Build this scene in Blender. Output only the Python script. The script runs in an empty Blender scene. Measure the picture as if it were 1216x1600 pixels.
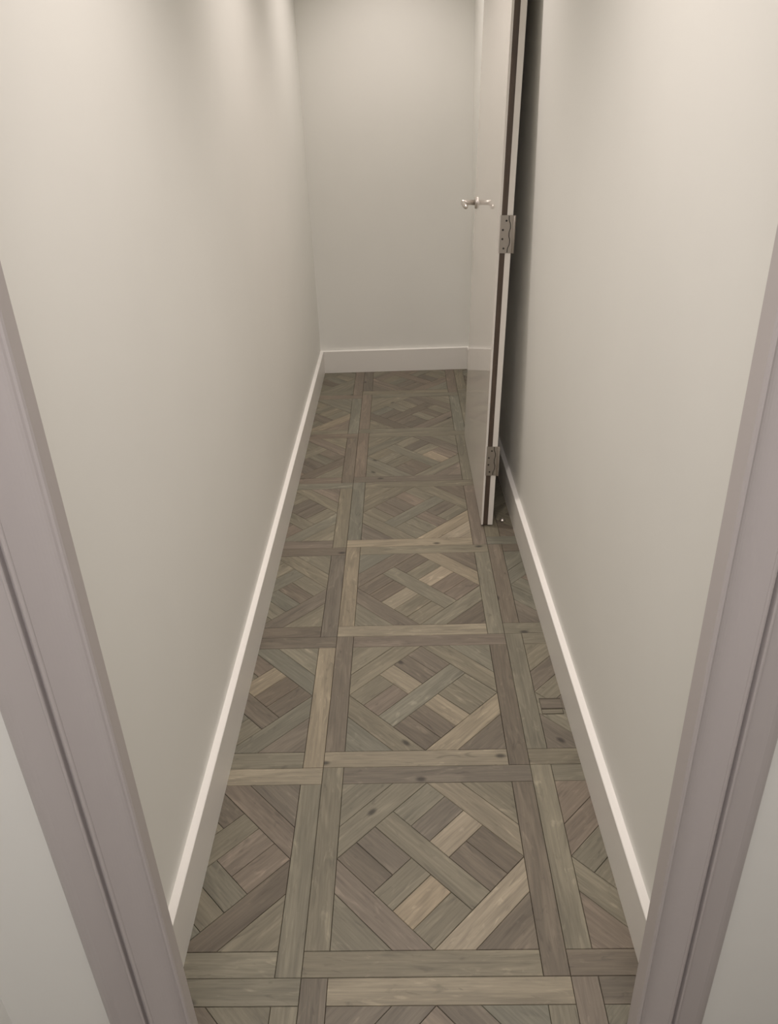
import bpy, bmesh, math, random
from mathutils import Vector, Matrix

# ------------------------------------------------------------------ camera
sc = bpy.context.scene
C = sc.collection
F_PX, PITCH, YAW, ROLL, CAM_H = 1223.75, 0.4815, -0.0326, -0.0414, 1.4258
PPX, PPY = 600.9, 757.0                       # principal point in the 1216 x 1600 frame
cam = bpy.data.objects.new('camera', bpy.data.cameras.new('camera'))
C.objects.link(cam)
_fw0 = Vector((math.sin(YAW), math.cos(YAW), 0)); _rt0 = Vector((math.cos(YAW), -math.sin(YAW), 0)); _up0 = Vector((0, 0, 1))
_fw = math.cos(PITCH) * _fw0 - math.sin(PITCH) * _up0
_up = math.sin(PITCH) * _fw0 + math.cos(PITCH) * _up0
_rt = math.cos(ROLL) * _rt0 + math.sin(ROLL) * _up
_u2 = -math.sin(ROLL) * _rt0 + math.cos(ROLL) * _up
CAM_POS = Vector((0, 0, CAM_H))
m = Matrix((_rt, _u2, -_fw)).transposed().to_4x4(); m.translation = CAM_POS
cam.matrix_world = m
cam.data.sensor_fit = 'VERTICAL'; cam.data.sensor_height = 36.0; cam.data.sensor_width = 36.0 * 1216 / 1600
cam.data.lens = F_PX * 36.0 / 1600
cam.data.shift_x = (608 - PPX) / 1600; cam.data.shift_y = (PPY - 800) / 1600
cam.data.clip_start = 0.02
sc.camera = cam
def project(p):
    d = Vector(p) - CAM_POS; z = d.dot(_fw)
    return (PPX + F_PX * d.dot(_rt) / z, PPY - F_PX * d.dot(_u2) / z)

# ------------------------------------------------------------------ world, lights, exposure
w = bpy.data.worlds.new('world'); sc.world = w; w.use_nodes = True
w.node_tree.nodes['Background'].inputs[0].default_value = (0.5, 0.5, 0.5, 1)
w.node_tree.nodes['Background'].inputs[1].default_value = 0.05
sc.view_settings.view_transform = 'Standard'; sc.view_settings.look = 'None'
sc.view_settings.gamma = 1.0; sc.view_settings.use_curve_mapping = False
sc.view_settings.exposure = 0.09
sc.cycles.max_bounces = 14; sc.cycles.diffuse_bounces = 10; sc.cycles.glossy_bounces = 4
CEIL = 2.40
def spot(y, power, col=(1.0, 0.888, 0.825), size=98, x=-0.03):
    l = bpy.data.lights.new('downlight', 'SPOT'); l.energy = power; l.color = col
    l.spot_size = math.radians(size); l.spot_blend = 1.0; l.shadow_soft_size = 0.025
    o = bpy.data.objects.new('downlight', l); C.objects.link(o); o.location = (x, y, CEIL - 0.02)
    return o
spot(1.24, 57); spot(2.48, 50); spot(3.56, 47)
al = bpy.data.lights.new('near_room_light', 'AREA'); al.shape = 'RECTANGLE'; al.size = 0.6; al.size_y = 0.6
al.energy = 23; al.color = (1.0, 0.93, 0.92)
ao = bpy.data.objects.new('near_room_light', al); C.objects.link(ao); ao.location = (0.0, -0.35, CEIL - 0.02)

# ------------------------------------------------------------------ materials
def newmat(name):
    mt = bpy.data.materials.new(name); mt.use_nodes = True
    return mt, mt.node_tree.nodes, mt.node_tree.links, mt.node_tree.nodes['Principled BSDF']
def paint(name, col, rough, bump=0.02, scale=160, spec=0.5, var=0.03):
    mt, N, L, b = newmat(name)
    tc = N.new('ShaderNodeTexCoord')
    n1 = N.new('ShaderNodeTexNoise'); n1.inputs['Scale'].default_value = 3.0; n1.inputs['Detail'].default_value = 3
    n2 = N.new('ShaderNodeTexNoise'); n2.inputs['Scale'].default_value = scale; n2.inputs['Detail'].default_value = 2
    mx = N.new('ShaderNodeMix'); mx.data_type = 'RGBA'
    mx.inputs[6].default_value = tuple(c * (1 - var) for c in col) + (1,); mx.inputs[7].default_value = tuple(min(1, c * (1 + var)) for c in col) + (1,)
    bp = N.new('ShaderNodeBump'); bp.inputs['Strength'].default_value = bump; bp.inputs['Distance'].default_value = 0.002
    L.new(tc.outputs['Object'], n1.inputs['Vector']); L.new(tc.outputs['Object'], n2.inputs['Vector'])
    L.new(n1.outputs['Fac'], mx.inputs[0]); L.new(mx.outputs[2], b.inputs['Base Color'])
    L.new(n2.outputs['Fac'], bp.inputs['Height']); L.new(bp.outputs['Normal'], b.inputs['Normal'])
    b.inputs['Roughness'].default_value = rough; b.inputs['Specular IOR Level'].default_value = spec
    return mt
def metal(name, col, rough):
    mt, N, L, b = newmat(name)
    tc = N.new('ShaderNodeTexCoord'); mp = N.new('ShaderNodeMapping'); mp.inputs['Scale'].default_value = (20, 20, 900)
    n = N.new('ShaderNodeTexNoise'); n.inputs['Scale'].default_value = 1.0
    mr = N.new('ShaderNodeMapRange'); mr.inputs[3].default_value = rough - 0.05; mr.inputs[4].default_value = rough + 0.08
    L.new(tc.outputs['Object'], mp.inputs['Vector']); L.new(mp.outputs['Vector'], n.inputs['Vector'])
    L.new(n.outputs['Fac'], mr.inputs[0]); L.new(mr.outputs[0], b.inputs['Roughness'])
    b.inputs['Base Color'].default_value = col + (1,); b.inputs['Metallic'].default_value = 1.0
    return mt
M_WALL = paint('wall_paint', (0.78, 0.782, 0.752), 0.55, 0.03)
M_CEIL = paint('ceiling_paint', (0.72, 0.71, 0.69), 0.8)
M_TRIM = paint('trim_paint', (0.78, 0.765, 0.735), 0.32, 0.01)
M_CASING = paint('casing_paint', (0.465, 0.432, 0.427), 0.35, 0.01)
M_DOOR = paint('door_gloss_paint', (0.72, 0.69, 0.65), 0.045, 0.0, 60)
M_STEEL = metal('satin_steel', (0.62, 0.58, 0.54), 0.32)
M_HINGE = metal('hinge_nickel', (0.42, 0.385, 0.35), 0.42)
M_DARK = paint('dark_joint_filler', (0.066, 0.056, 0.041), 0.9)  # dark brown of the panel backing, seen in the plank joints
M_SCREW_SHADE = paint('screw_and_split_shade', (0.03, 0.027, 0.024), 0.6)  # near-black for screws and for the painted shade in the hinge split
M_DUST = paint('plain_underfloor', (0.12, 0.10, 0.075), 0.7)
def wood_material(name, use_attr=True, base=(0.17, 0.145, 0.105)):
    mt, N, L, b = newmat(name)
    if use_attr:
        uv = N.new('ShaderNodeUVMap'); uv.uv_map = 'grain'; src = uv.outputs['UV']
        at = N.new('ShaderNodeAttribute'); at.attribute_name = 'tone'; basecol = at.outputs['Color']
    else:
        tc = N.new('ShaderNodeTexCoord'); sx = N.new('ShaderNodeSeparateXYZ'); cx = N.new('ShaderNodeCombineXYZ')
        L.new(tc.outputs['Object'], sx.inputs[0]); L.new(sx.outputs[2], cx.inputs[0]); L.new(sx.outputs[0], cx.inputs[1]); src = cx.outputs[0]
        rgb = N.new('ShaderNodeRGB'); rgb.outputs[0].default_value = base + (1,); basecol = rgb.outputs[0]
    # fine fibre
    mp = N.new('ShaderNodeMapping'); mp.inputs['Scale'].default_value = (9, 190, 1); L.new(src, mp.inputs['Vector'])
    fine = N.new('ShaderNodeTexNoise'); fine.inputs['Scale'].default_value = 1; fine.inputs['Detail'].default_value = 5; fine.inputs['Roughness'].default_value = 0.65
    L.new(mp.outputs['Vector'], fine.inputs['Vector'])
    # broad cathedral figure
    mp2 = N.new('ShaderNodeMapping'); mp2.inputs['Scale'].default_value = (3.2, 24, 1); L.new(src, mp2.inputs['Vector'])
    broad = N.new('ShaderNodeTexNoise'); broad.inputs['Scale'].default_value = 1; broad.inputs['Detail'].default_value = 3; broad.inputs['Distortion'].default_value = 0.8
    L.new(mp2.outputs['Vector'], broad.inputs['Vector'])
    wv = N.new('ShaderNodeMath'); wv.operation = 'MULTIPLY'; wv.inputs[1].default_value = 34; L.new(broad.outputs['Fac'], wv.inputs[0])
    sn = N.new('ShaderNodeMath'); sn.operation = 'SINE'; L.new(wv.outputs[0], sn.inputs[0])
    # knots
    mp3 = N.new('ShaderNodeMapping'); mp3.inputs['Scale'].default_value = (5.0, 9.0, 1); L.new(src, mp3.inputs['Vector'])
    vo = N.new('ShaderNodeTexVoronoi'); vo.inputs['Scale'].default_value = 1.0; vo.voronoi_dimensions = '2D'; L.new(mp3.outputs['Vector'], vo.inputs['Vector'])
    kn = N.new('ShaderNodeMapRange'); kn.interpolation_type = 'SMOOTHSTEP'; kn.inputs[1].default_value = 0.02; kn.inputs[2].default_value = 0.09; kn.inputs[3].default_value = 1; kn.inputs[4].default_value = 0
    L.new(vo.outputs['Distance'], kn.inputs[0])
    sep = N.new('ShaderNodeSeparateColor'); L.new(vo.outputs['Color'], sep.inputs[0])
    gate = N.new('ShaderNodeMath'); gate.operation = 'GREATER_THAN'; gate.inputs[1].default_value = 0.80; L.new(sep.outputs[0], gate.inputs[0])
    knm = N.new('ShaderNodeMath'); knm.operation = 'MULTIPLY'; L.new(kn.outputs[0], knm.inputs[0]); L.new(gate.outputs[0], knm.inputs[1])
    # combine brightness
    r1 = N.new('ShaderNodeMapRange'); r1.inputs[1].default_value = 0.3; r1.inputs[2].default_value = 0.7; r1.inputs[3].default_value = 0.80; r1.inputs[4].default_value = 1.20; L.new(fine.outputs['Fac'], r1.inputs[0])
    r2 = N.new('ShaderNodeMapRange'); r2.inputs[1].default_value = -1; r2.inputs[2].default_value = 1; r2.inputs[3].default_value = 0.92; r2.inputs[4].default_value = 1.07; L.new(sn.outputs[0], r2.inputs[0])
    r4 = N.new('ShaderNodeMapRange'); r4.inputs[1].default_value = 0.3; r4.inputs[2].default_value = 0.7; r4.inputs[3].default_value = 0.82; r4.inputs[4].default_value = 1.18; L.new(broad.outputs['Fac'], r4.inputs[0])
    r3 = N.new('ShaderNodeMapRange'); r3.inputs[3].default_value = 1; r3.inputs[4].default_value = 0.30; L.new(knm.outputs[0], r3.inputs[0])
    a = N.new('ShaderNodeMath'); a.operation = 'MULTIPLY'; L.new(r1.outputs[0], a.inputs[0]); L.new(r2.outputs[0], a.inputs[1])
    a2 = N.new('ShaderNodeMath'); a2.operation = 'MULTIPLY'; L.new(a.outputs[0], a2.inputs[0]); L.new(r4.outputs[0], a2.inputs[1])
    a3 = N.new('ShaderNodeMath'); a3.operation = 'MULTIPLY'; L.new(a2.outputs[0], a3.inputs[0]); L.new(r3.outputs[0], a3.inputs[1])
    mp5 = N.new('ShaderNodeMapping'); mp5.inputs['Scale'].default_value = (14, 46, 1); L.new(src, mp5.inputs['Vector'])
    sm = N.new('ShaderNodeTexNoise'); sm.inputs['Scale'].default_value = 1; sm.inputs['Detail'].default_value = 4; sm.inputs['Distortion'].default_value = 1.4; L.new(mp5.outputs['Vector'], sm.inputs['Vector'])
    r5 = N.new('ShaderNodeMapRange'); r5.inputs[1].default_value = 0.60; r5.inputs[2].default_value = 0.74; r5.inputs[3].default_value = 1; r5.inputs[4].default_value = 1.38; L.new(sm.outputs['Fac'], r5.inputs[0])
    r6 = N.new('ShaderNodeMapRange'); r6.inputs[1].default_value = 0.26; r6.inputs[2].default_value = 0.38; r6.inputs[3].default_value = 0.70; r6.inputs[4].default_value = 1.0; L.new(sm.outputs['Fac'], r6.inputs[0])
    a4 = N.new('ShaderNodeMath'); a4.operation = 'MULTIPLY'; L.new(a3.outputs[0], a4.inputs[0]); L.new(r5.outputs[0], a4.inputs[1])
    a5 = N.new('ShaderNodeMath'); a5.operation = 'MULTIPLY'; L.new(a4.outputs[0], a5.inputs[0]); L.new(r6.outputs[0], a5.inputs[1]); a3 = a5
    vm = N.new('ShaderNodeVectorMath'); vm.operation = 'SCALE'; L.new(basecol, vm.inputs[0]); L.new(a3.outputs[0], vm.inputs['Scale'])
    L.new(vm.outputs[0], b.inputs['Base Color'])
    rr = N.new('ShaderNodeMapRange'); rr.inputs[3].default_value = 0.42; rr.inputs[4].default_value = 0.62; L.new(fine.outputs['Fac'], rr.inputs[0]); L.new(rr.outputs[0], b.inputs['Roughness'])
    bp = N.new('ShaderNodeBump'); bp.inputs['Strength'].default_value = 0.12; bp.inputs['Distance'].default_value = 0.001
    L.new(a3.outputs[0], bp.inputs['Height']); L.new(bp.outputs['Normal'], b.inputs['Normal'])
    return mt
M_WOOD = wood_material('grey_oak')
M_EDGE = wood_material('raw_door_edge', False, (0.075, 0.052, 0.038))

# ------------------------------------------------------------------ mesh helpers
def obj(name, bm, mat, parent=None, smooth=False):
    bmesh.ops.recalc_face_normals(bm, faces=bm.faces)
    me = bpy.data.meshes.new(name); bm.to_mesh(me); bm.free()
    if smooth:
        for p in me.polygons: p.use_smooth = True
    me.materials.append(mat)
    o = bpy.data.objects.new(name, me); C.objects.link(o)
    if parent: o.parent = parent
    return o
def tag(o, label=None, cat=None, kind=None, group=None):
    if label: o['label'] = label
    if cat: o['category'] = cat
    if kind: o['kind'] = kind
    if group: o['group'] = group
    return o
def struct(name, bm, mat, label, cat, smooth=False):
    return tag(obj(name, bm, mat, None, smooth), label, cat, 'structure')
def prism(bm, poly, z0, z1):
    """upright prism from a plan polygon"""
    lo = [bm.verts.new((x, y, z0)) for x, y in poly]; hi = [bm.verts.new((x, y, z1)) for x, y in poly]
    n = len(poly)
    bm.faces.new(lo[::-1]); bm.faces.new(hi)
    for i in range(n): bm.faces.new((lo[i], lo[(i + 1) % n], hi[(i + 1) % n], hi[i]))
    return bm
def box(bm, x0, x1, y0, y1, z0, z1): return prism(bm, [(x0, y0), (x1, y0), (x1, y1), (x0, y1)], z0, z1)
def bevel(bm, off, seg=2):
    bmesh.ops.bevel(bm, geom=list(bm.edges), offset=off, segments=seg, affect='EDGES', profile=0.5); return bm
def loft(bm, rings, cap=True):
    vs = [[bm.verts.new(p) for p in r] for r in rings]; n = len(rings[0])
    for a, b_ in zip(vs, vs[1:]):
        for i in range(n): bm.faces.new((a[i], a[(i + 1) % n], b_[(i + 1) % n], b_[i]))
    if cap: bm.faces.new(vs[0][::-1]); bm.faces.new(vs[-1])
    return bm
def ring(c, ax, r, n=20, ry=None):
    c = Vector(c); ax = Vector(ax).normalized(); t = Vector((0, 0, 1)) if abs(ax.z) < .9 else Vector((1, 0, 0))
    u = ax.cross(t).normalized(); v = ax.cross(u); ry = r if ry is None else ry
    return [tuple(c + u * math.cos(2 * math.pi * i / n) * r + v * math.sin(2 * math.pi * i / n) * ry) for i in range(n)]

# ------------------------------------------------------------------ the hall (metres; y runs down the hall)
BT, BH = 0.0165, 0.121                          # baseboard thickness and height
XL = -0.4303                                   # front of left baseboard
def XR(y): return 0.3925 - 0.0159 * (y - 0.8)  # front of right baseboard
YB = 4.052                                     # front of back baseboard
Y0 = 0.69
FRAME_A = math.radians(5.6); FC = Vector((0, 0.698)) ; HALF = 0.338
fdir = Vector((math.cos(FRAME_A), math.sin(FRAME_A))); fnor = Vector((-math.sin(FRAME_A), math.cos(FRAME_A)))
def fr(t, d): p = FC + fdir * t + fnor * d; return (p.x, p.y)   # point in the frame's own plan axes

floor = struct('floor', box(bmesh.new(), -1.6, 1.6, -2.4, 4.25, -0.10, -0.016), M_DUST, 'grey oak parquet floor of square lattice panels running down the hallway', 'floor')
XLW, YBW = XL - BT, YB + BT
struct('wall_left', prism(bmesh.new(), [(XLW, 0.655), (XLW, YBW), (XLW - .1, YBW), (XLW - .1, 0.655)], -0.016, CEIL), M_WALL, 'long pale grey wall on the left of the hallway', 'wall')
struct('wall_right', prism(bmesh.new(), [(XR(.735) + BT, .735), (XR(.735) + BT + .1, .735), (XR(YBW) + BT + .1, YBW), (XR(YBW) + BT, YBW)], -0.016, CEIL), M_WALL, 'long pale grey wall on the right behind the open door', 'wall')
struct('wall_back', box(bmesh.new(), -0.6, 0.6, YBW, YBW + .1, -0.016, CEIL), M_WALL, 'pale grey end wall closing the hallway', 'wall')
bm = bmesh.new(); box(bm, -1.6, 1.6, -2.4, 4.25, CEIL, CEIL + .08)
struct('ceiling', bm, M_CEIL, 'plain white ceiling above the hallway', 'ceiling')
def baseboard(name, path, nrm, label):
    """path: two plan points along the front face, nrm: direction into the wall"""
    a, b_ = [Vector(p) for p in path]; n = Vector(nrm)
    prof = [(0, 0), (0, BH - .0015), (.0015, BH), (BT, BH), (BT, 0)]
    rings = [[(p.x + n.x * d, p.y + n.y * d, z) for d, z in prof] for p in (a, b_)]
    return struct(name, loft(bmesh.new(), rings), M_TRIM, label, 'baseboard')
baseboard('baseboard_left', [(XL, 0.665), (XL, YB)], (-1, 0), 'tall white baseboard along the left wall')
baseboard('baseboard_right', [(XR(.735), .735), (XR(YB), YB)], (1, 0), 'tall white baseboard along the right wall')
baseboard('baseboard_back', [(XLW, YB), (XR(YB) + BT, YB)], (0, 1), 'short white baseboard across the end wall')

# entry: wall with a cased opening between the near room and the hall
DT = 0.013                                    # thin end wall in front of the hall walls
def slab(t0, t1, d0, d1, z0, z1, bm=None): return prism(bm or bmesh.new(), [fr(t0, d0), fr(t1, d0), fr(t1, d1), fr(t0, d1)], z0, z1)
HEAD = 2.05
OPN = HALF + 0.0205
bm = slab(-0.62, -OPN, -DT, 0, -.016, CEIL); slab(OPN, 1.55, -DT, 0, -.016, CEIL, bm); slab(-OPN, OPN, -DT, 0, HEAD + 0.0205, CEIL, bm)
struct('wall_entry', bm, M_WALL, 'pale wall around the near cased opening', 'wall')
CW = 0.115
def casing_profile():
    pr = [(0.02, 0.0), (0.02, -DT), (0.0, -DT), (0.0, 0.012), (0.0015, 0.0145), (0.004, 0.0150)]
    for k in range(1, 13):                     # hollow dipping away from the inner edge and sweeping up to the bead
        t = k / 12; pr.append((0.004 + 0.043 * t, 0.0150 - 0.0055 * math.sin(math.pi * t ** 0.7) + 0.006 * t * t))
    for k in range(1, 8):                      # round bead
        a = math.pi * k / 7; pr.append((0.0505 - 0.0035 * math.cos(a), 0.021 + 0.0035 * math.sin(a) - 0.003 * k / 7))
    pr += [(0.0545, 0.0130), (0.0580, 0.0130), (0.0585, 0.0190)]
    for k in range(1, 6):                      # thin second bead
        a = math.pi * k / 5; pr.append((0.0610 - 0.0025 * math.cos(a), 0.0195 + 0.0025 * math.sin(a)))
    pr += [(0.0640, 0.0165), (0.088, 0.0165)]
    for k in range(1, 7):
        a = math.pi / 2 * k / 6; pr.append((0.088 + 0.024 * math.sin(a), 0.009 + 0.008 * math.cos(a)))
    pr += [(CW, 0.006), (CW, 0.0)]
    return pr
def casing(name, side, label):
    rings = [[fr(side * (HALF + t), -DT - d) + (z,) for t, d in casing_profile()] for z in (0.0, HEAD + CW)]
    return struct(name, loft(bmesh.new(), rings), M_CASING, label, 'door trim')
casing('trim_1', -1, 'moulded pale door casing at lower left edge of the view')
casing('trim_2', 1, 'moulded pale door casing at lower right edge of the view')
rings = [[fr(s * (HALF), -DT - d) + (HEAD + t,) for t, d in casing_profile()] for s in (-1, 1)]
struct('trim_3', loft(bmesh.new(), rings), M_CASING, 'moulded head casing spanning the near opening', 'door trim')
# near room the camera stands in
box_ = lambda *a: box(bmesh.new(), *a)
struct('wall_near_left', box_(-0.69, -0.585, -2.3, 0.70, -.016, CEIL), M_WALL, 'side wall of the near room at lower left corner', 'wall')
struct('wall_near_right', box_(1.45, 1.55, -2.3, 0.86, -.016, CEIL), M_WALL, 'side wall of the near room on the right', 'wall')
struct('wall_near_back', box_(-0.69, 1.55, -2.4, -2.3, -.016, CEIL), M_WALL, 'rear wall of the near room behind the viewer', 'wall')

# ------------------------------------------------------------------ parquet
P, FW = 0.48, 0.048
GX, GY = -0.2128, 0.8302
S = P - 2 * FW; A_ = S / 2; D_ = A_ / math.sqrt(2); WD = 2 * D_ / 5
R2 = math.sqrt(0.5)
def clip(poly, nx, ny, c):
    """keep nx*x+ny*y<=c"""
    out = []
    for i, p in enumerate(poly):
        q = poly[(i + 1) % len(poly)]; dp = nx * p[0] + ny * p[1] - c; dq = nx * q[0] + ny * q[1] - c
        if dp <= 0: out.append(p)
        if (dp < 0 < dq) or (dq < 0 < dp):
            t = dp / (dp - dq); out.append((p[0] + t * (q[0] - p[0]), p[1] + t * (q[1] - p[1])))
    return out
def area(poly): return 0.5 * sum(p[0] * q[1] - q[0] * p[1] for p, q in zip(poly, poly[1:] + poly[:1]))
def tidy(poly):
    out = []
    for p in poly:
        if not out or math.hypot(p[0] - out[-1][0], p[1] - out[-1][1]) > 1e-4: out.append(p)
    if len(out) > 1 and math.hypot(out[0][0] - out[-1][0], out[0][1] - out[-1][1]) < 1e-4: out.pop()
    return out
def inset(poly, d):
    res = list(poly)
    for p, q in zip(poly, poly[1:] + poly[:1]):
        l = math.hypot(q[0] - p[0], q[1] - p[1])
        if l < 1e-6: continue
        nx, ny = (q[1] - p[1]) / l, -(q[0] - p[0]) / l
        res = clip(res, nx, ny, nx * p[0] + ny * p[1] - d)
        if len(res) < 3: return []
    return tidy(res)
SQ = [(-A_, -A_), (A_, -A_), (A_, A_), (-A_, A_)]
def pq(p0, p1, q0, q1):
    """rectangle in diagonal axes: p runs '\\' (x-y), q runs '/' (x+y)"""
    f = lambda p, q: ((p + q) * R2, (q - p) * R2)
    poly = [f(p0, q0), f(p1, q0), f(p1, q1), f(p0, q1)]
    return poly if area(poly) > 0 else poly[::-1]
def sqclip(poly):
    for n in ((1, 0), (-1, 0), (0, 1), (0, -1)): poly = clip(poly, n[0], n[1], A_)
    return tidy(poly)
DP, DQ = (R2, -R2), (R2, R2)                    # grain directions
SPLIT = {(0, 0): {'hi+': 'A', 'hi-': 'B', 'lo+': 'B', 'lo-': 'A'}}
def panel_pieces(lean, rng, which):
    """list of (key, polygon about the panel centre, grain direction); lean '\\' or '/' is the through board"""
    h = P / 2; out = []
    out.append(('near', [(-h, -h), (h - FW, -h), (h - FW, -h + FW), (-h, -h + FW)], (1, 0)))
    out.append(('right', [(h - FW, -h), (h, -h), (h, h - FW), (h - FW, h - FW)], (0, 1)))
    out.append(('far', [(-h + FW, h - FW), (h, h - FW), (h, h), (-h + FW, h)], (1, 0)))
    out.append(('left', [(-h, -h + FW), (-h + FW, -h + FW), (-h + FW, h), (-h, h)], (0, 1)))
    B = D_ + WD
    out.append(('d_ur', sqclip(pq(-9, 9, D_, B)), DP)); out.append(('c_ur', sqclip(pq(-9, 9, B, 9)), DP))
    out.append(('d_ll', sqclip(pq(-9, 9, -B, -D_)), DP)); out.append(('c_ll', sqclip(pq(-9, 9, -9, -B)), DP))
    out.append(('d_lr', sqclip(pq(D_, B, -9, 9)), DQ)); out.append(('c_lr', sqclip(pq(B, 9, -9, 9)), DQ))
    out.append(('d_ul', sqclip(pq(-B, -D_, -9, 9)), DQ)); out.append(('c_ul', sqclip(pq(-9, -B, -9, 9)), DQ))
    hw = WD / 2
    def R(a0, a1, b0, b1):                      # a along the through board, b across
        return pq(a0, a1, b0, b1) if lean == '\\' else pq(b0, b1, a0, a1)
    LA, LB = (DP, DQ) if lean == '\\' else (DQ, DP)
    out.append(('long', R(-D_, D_, -hw, hw), LA))
    for sgn, nm in ((1, 'hi'), (-1, 'lo')):
        b0, b1 = (hw, D_) if sgn > 0 else (-D_, -hw)
        out.append((nm + '0', R(-hw, hw, b0, b1), LB))
        for s2, tag_ in ((1, '+'), (-1, '-')):
            a0, a1 = (hw, D_) if s2 > 0 else (-D_, -hw)
            sp = SPLIT.get(which, {}).get(nm + tag_); rv = rng.random()
            if (sp == 'B') if sp else rv < 0.62:             # two planks parallel to the short board
                am = s2 * (hw + WD)
                out.append((nm + tag_ + '1', R(min(am, s2 * hw), max(am, s2 * hw), b0, b1), LB))
                out.append((nm + tag_ + '2', R(min(am, s2 * D_), max(am, s2 * D_), b0, b1), LB))
            else:
                bmid = sgn * (hw + WD)
                out.append((nm + tag_ + '1', R(a0, a1, min(bmid, sgn * hw), max(bmid, sgn * hw)), LA))
                out.append((nm + tag_ + '2', R(a0, a1, min(bmid, sgn * D_), max(bmid, sgn * D_)), LA))
    return out
TONES = {'mid': (0.163, 0.149, 0.109), 'light': (0.252, 0.216, 0.158), 'pale': (0.225, 0.195, 0.140), 'gold': (0.265, 0.218, 0.150),
         'dark': (0.120, 0.101, 0.076), 'green': (0.150, 0.143, 0.109), 'rose': (0.162, 0.135, 0.104), 'dusk': (0.130, 0.112, 0.086)}
KEYED = {                                        # boards that stand out in the photograph
 (0, 0): {'hi0': 'light', 'd_ur': 'pale', 'd_lr': 'light', 'lo+1': 'gold', 'lo+2': 'mid', 'hi+1': 'dark', 'hi+2': 'dark', 'hi-1': 'dusk', 'hi-2': 'mid',
          'd_ll': 'rose', 'd_ul': 'mid', 'lo-1': 'dusk', 'lo-2': 'dusk', 'long': 'mid', 'near': 'mid', 'far': 'dusk', 'left': 'mid', 'right': 'dusk', 'lo0': 'mid'},
 (0, 1): {'long': 'green', 'lo0': 'pale', 'hi0': 'pale', 'lo+1': 'dusk', 'lo+2': 'dusk', 'hi-1': 'dark', 'hi-2': 'dark', 'lo-1': 'rose', 'lo-2': 'mid', 'hi+1': 'mid', 'hi+2': 'mid',
          'd_lr': 'pale', 'd_ur': 'mid', 'near': 'pale', 'left': 'dusk', 'right': 'dusk', 'c_lr': 'dusk', 'c_ul': 'mid', 'far': 'rose'},
 (0, 2): {'hi0': 'light', 'lo0': 'pale', 'long': 'mid', 'lo-1': 'dark', 'lo-2': 'dusk', 'd_ur': 'pale', 'left': 'pale', 'hi+1': 'rose', 'hi+2': 'rose', 'd_ll': 'dusk', 'c_lr': 'dark', 'near': 'pale', 'right': 'mid'},
 (0, 3): {'d_lr': 'pale', 'c_lr': 'light', 'near': 'pale', 'hi0': 'rose', 'c_ll': 'dusk', 'lo-1': 'dusk', 'long': 'green', 'left': 'green'},
 (0, 4): {'hi+1': 'light', 'long': 'green', 'lo+1': 'dusk', 'lo+2': 'dusk', 'hi-1': 'dusk', 'd_ll': 'green'},
 (-1, 0): {'d_ur': 'rose', 'd_lr': 'dark', 'c_lr': 'mid', 'hi0': 'mid', 'near': 'mid', 'far': 'pale', 'right': 'mid', 'lo0': 'dusk', 'hi+1': 'rose'},
 (-1, 1): {'hi0': 'pale', 'd_lr': 'green', 'lo0': 'green', 'hi+1': 'dark', 'hi+2': 'dark', 'right': 'pale', 'near': 'mid', 'far': 'dusk', 'd_ur': 'green'},
 (-1, 2): {'lo0': 'light', 'near': 'dark', 'right': 'dusk', 'hi+1': 'dusk', 'd_lr': 'dusk', 'far': 'dusk'},
 (-1, 5): {'near': 'mid', 'd_lr': 'pale'},
 (1, 0): {'c_ul': 'rose', 'd_ul': 'rose', 'left': 'mid', 'near': 'dusk'},
 (1, 2): {'left': 'dusk', 'c_ll': 'dusk', 'd_ul': 'green'},
 (0, -1): {'far': 'pale', 'd_ul': 'dusk', 'd_ur': 'dusk', 'c_ur': 'green', 'c_ul': 'dusk'},
 (1, -1): {'left': 'rose', 'far': 'dusk'},
}
pieces = []                                      # (pixel area, panel key, polygon, grain, colour, seed)
for col in (-1, 0, 1):
    for row in range(-1, 7):
        rng = random.Random(col * 977 + row * 131 + 5)
        cx, cy = GX + (col + .5) * P, GY + (row + .5) * P
        lean = '\\' if (row + col) % 2 == 0 else '/'
        for key, poly, g in panel_pieces(lean, rng, (col, row)):
            poly = [(x + cx, y + cy) for x, y in poly]
            kx = (XR(YB) - XR(.8)) / (YB - .8)
            poly = clip(poly, -1, 0, -(XL - .004)); poly = clip(poly, 1, -kx, XR(.8) - kx * .8 + .004)
            poly = clip(poly, 0, 1, YB + .004); poly = clip(poly, 0, -1, -0.40); poly = tidy(poly)
            t = KEYED.get((col, row), {}).get(key)
            if t is None: t = rng.choice(['mid', 'mid', 'mid', 'dusk', 'green', 'rose', 'mid', 'dusk'])
            v = 1 + rng.uniform(-.08, .08); tint = rng.uniform(-.02, .02)
            c = TONES[t]; c = (c[0] * v * (1 + tint), c[1] * v, c[2] * v * (1 - tint))
            if len(poly) < 3 or abs(area(poly)) < 4e-5: continue
            px = [project((x, y, 0)) for x, y in poly]
            pieces.append((abs(area(px)), (col, row), poly, g, c, rng.random()))
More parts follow.
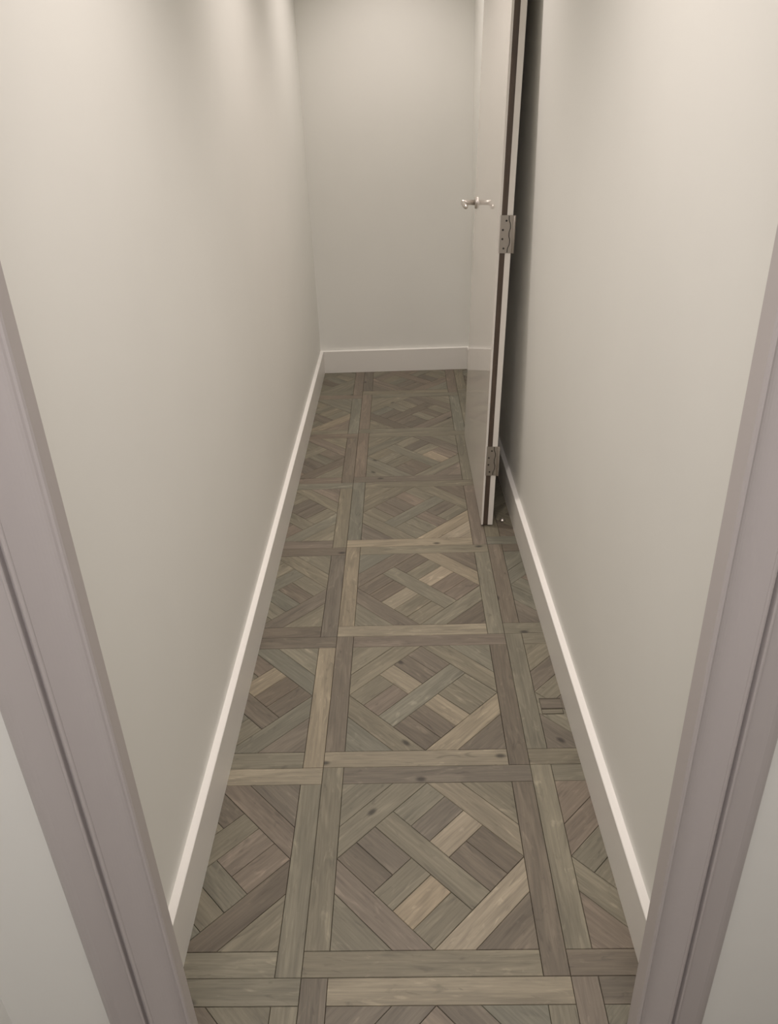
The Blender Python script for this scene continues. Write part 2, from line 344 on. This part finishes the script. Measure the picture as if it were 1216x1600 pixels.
def plank_bmesh(bm, poly, g, c, seed, uvl, cl):
    base = inset(poly, 0.0003); top = inset(poly, 0.0010)
    if len(base) < 3 or len(top) != len(base): top = base
    if len(base) < 3: return False
    dz = -0.0006 * ((seed * 7.13) % 1.0)
    n = len(base)
    l0 = [bm.verts.new((x, y, -0.012)) for x, y in base]; l1 = [bm.verts.new((x, y, dz - 0.0012)) for x, y in base]
    l2 = l1 if top is base else [bm.verts.new((x, y, dz)) for x, y in top]
    fs = [bm.faces.new(l2)]
    for i in range(n):
        j = (i + 1) % n; fs.append(bm.faces.new((l0[i], l0[j], l1[j], l1[i])))
        if l2 is not l1: fs.append(bm.faces.new((l1[i], l1[j], l2[j], l2[i])))
    ou, ov = seed * 37.0, (seed * 91.7) % 53.0
    for f in fs:
        for lp in f.loops:
            x, y = lp.vert.co.x, lp.vert.co.y
            lp[uvl].uv = (x * g[0] + y * g[1] + ou, -x * g[1] + y * g[0] + ov)
            lp[cl] = c + (1.0,)
    return True
def new_plank_bm():
    bm = bmesh.new(); return bm, bm.loops.layers.uv.new('grain'), bm.loops.layers.float_color.new('tone')
panels = {}
for col in (-1, 0, 1):
    for row in range(-1, 7):
        x0, x1 = max(GX + col * P, XL), GX + (col + 1) * P; y0, y1 = max(GY + row * P, .40), min(GY + (row + 1) * P, YB)
        xs = [(x0, y0), (min(x1, XR(y0)), y0), (min(x1, XR(y1)), y1), (x0, y1)]
        panels[(col, row)] = obj('parquet_panel', prism(bmesh.new(), xs, -0.016, -0.009), M_DARK, floor)
pieces.sort(key=lambda p: -p[0])
for _, key, poly, g, c, seed in pieces[:300]:
    bm, uvl, cl = new_plank_bm()
    if plank_bmesh(bm, poly, g, c, seed, uvl, cl): obj('plank', bm, M_WOOD, panels[key])
    else: bm.free()
bm, uvl, cl = new_plank_bm()
for _, key, poly, g, c, seed in pieces[300:]: plank_bmesh(bm, poly, g, c, seed, uvl, cl)
tag(obj('far_planks', bm, M_WOOD, floor), kind='stuff')

# ------------------------------------------------------------------ open door standing along the right wall
DX, DY, DW, DH, DTH = 0.2575, 2.390, 0.765, 2.03, 0.040
door = bpy.data.objects.new('door_1', None); C.objects.link(door); door.location = (DX, DY, 0.006)
door.rotation_euler = (0, math.radians(1.75), math.radians(0.0))
tag(door, 'open glossy white flush door standing along the right wall, its hinge edge facing us', 'door', 'structure')
bm = bevel(box(bmesh.new(), 0, DTH, 0.004, DW, 0, DH), 0.0012, 2)
obj('leaf', bm, M_DOOR, door)
# hinge edge: narrow painted lip, raw dark strip, painted strip
tag(obj('edge_lip', box(bmesh.new(), 0.0, 0.0065, 0, 0.004, 0, DH), M_DOOR, door))
tag(obj('raw_edge_strip', box(bmesh.new(), 0.0065, 0.0230, 0.0015, 0.004, 0, DH), M_EDGE, door), 'dark unpainted wooden strip of the hinge edge')
tag(obj('painted_edge_strip', box(bmesh.new(), 0.0230, DTH, 0, 0.004, 0, DH), M_DOOR, door))
def hinge(z):
    hh = 0.108; z0, z1 = z - hh / 2, z + hh / 2
    # inner plate: straight on the left, wavy on the right
    def wav(zz):
        s = (zz - z0) / hh
        return 0.0275 + 0.0055 * (1 / (1 + math.exp(-(s - .18) * 40)) - 1 / (1 + math.exp(-(s - .82) * 40))) + 0.003 * (1 / (1 + math.exp(-(s - .40) * 60)) - 1 / (1 + math.exp(-(s - .62) * 60))) * -1
    n = 28
    edge = [(wav(z0 + hh * k / n), z0 + hh * k / n) for k in range(n + 1)]
    def plate(xz, y0, y1):
        bm = bmesh.new(); a = [bm.verts.new((x, y0, zz)) for x, zz in xz]; b_ = [bm.verts.new((x, y1, zz)) for x, zz in xz]
        bm.faces.new(a); bm.faces.new(b_[::-1])
        for i in range(len(xz)): j = (i + 1) % len(xz); bm.faces.new((a[i], a[j], b_[j], b_[i]))
        return bm
    h = obj('hinge', plate([(0.0045, z0), *edge, (0.0045, z1)], -0.0030, 0.0010), M_HINGE, door)
    tag(h, 'satin metal butterfly hinge with a wavy split')
    outer = [(x + 0.0026, zz) for x, zz in edge]
    obj('split_shade', box(bmesh.new(), 0.010, 0.0385, -0.0012, 0.0005, z0 + .001, z1 - .001), M_SCREW_SHADE, h)  # dark plate standing in for the shade inside the wavy split
    tag(obj('outer_plate', plate([*outer, (0.0405, z1), (0.0405, z0)], -0.0030, -0.0004), M_HINGE, h))
    bm = loft(bmesh.new(), [ring((0.0445, -0.0012, zz), (0, 0, 1), r, 14) for zz, r in ((z0, .0040), (z0 + .001, .0046), (z1 - .001, .0046), (z1, .0040))])
    obj('knuckle', bm, M_HINGE, h, True)
    for zf, xs in ((.86, .0215), (.62, .0125), (.38, .0125), (.13, .0175)):
        zz = z0 + hh * zf
        bm = loft(bmesh.new(), [ring((xs, -0.0029, zz), (0, -1, 0), .0030, 12), ring((xs, -0.0036, zz), (0, -1, 0), .0030, 12), ring((xs, -0.0040, zz), (0, -1, 0), .0018, 12)])
        obj('screw', bm, M_SCREW_SHADE, h)
hinge(0.992); hinge(0.250); hinge(1.78)
# lever handle near the far edge
LY, LZ = 0.700, 0.985
bm = loft(bmesh.new(), [ring((x, LY, LZ), (-1, 0, 0), r, 28) for x, r in ((0.0, .0215), (-.005, .0215), (-.007, .020), (-.007, .010))])
hd = obj('lever_handle', bm, M_STEEL, door); tag(hd, 'satin steel lever handle on round rose')
bm = loft(bmesh.new(), [ring((x, LY, LZ), (-1, 0, 0), r, 18) for x, r in ((-.006, .0095), (-.040, .0090), (-.052, .0095), (-.058, .0070))])
obj('neck', bm, M_STEEL, hd, True)
pts = [(-.050, LY + .008, LZ), (-.050, LY - .015, LZ), (-.051, LY - .06, LZ), (-.049, LY - .105, LZ), (-.047, LY - .118, LZ)]
bm = loft(bmesh.new(), [ring(p, (0, -1, 0), r, 18, ry) for p, r, ry in zip(pts, (.007, .0092, .0085, .0085, .005), (.006, .0090, .0085, .0085, .005))])
obj('lever', bm, M_STEEL, hd, True)

# ------------------------------------------------------------------ small things on the floor
bm = loft(bmesh.new(), [ring((0, 0, z), (0, 0, 1), r, 20) for z, r in ((0, .0105), (.003, .0105), (.006, .0090), (.009, .0060), (.0102, .0020))])
st = obj('door_stop', bm, M_STEEL, None, True); st.location = (0.3365, 2.425, 0.0)
tag(st, 'tiny shiny metal stud on the dark floor between open door and right baseboard', 'door stop')

ins = bpy.data.objects.new('access_cover', None); C.objects.link(ins); ins.location = (0.349, 1.497, 0)
tag(ins, 'small rectangular wooden insert with dark slots in the floor beside right baseboard', 'cover')
obj('tray', box(bmesh.new(), -.027, .027, -.028, .028, -.0006, .0006), M_DARK, ins)
def wood_plate(x0, x1, y0, y1, z, tone, sd, parent):
    bm, uvl, cl = new_plank_bm()
    poly = [(x0, y0), (x1, y0), (x1, y1), (x0, y1)]
    plank_bmesh(bm, poly, (1, 0), TONES[tone], sd, uvl, cl)
    for v in bm.verts: v.co.z = z if v.co.z > -0.005 else 0.0003
    return obj('cover_strip', bm, M_WOOD, parent)
wood_plate(-.0265, .0262, -.010, .0225, .0022, 'dusk', .31, ins)
wood_plate(-.0265, .0250, -.0275, -.0135, .0018, 'mid', .62, ins)
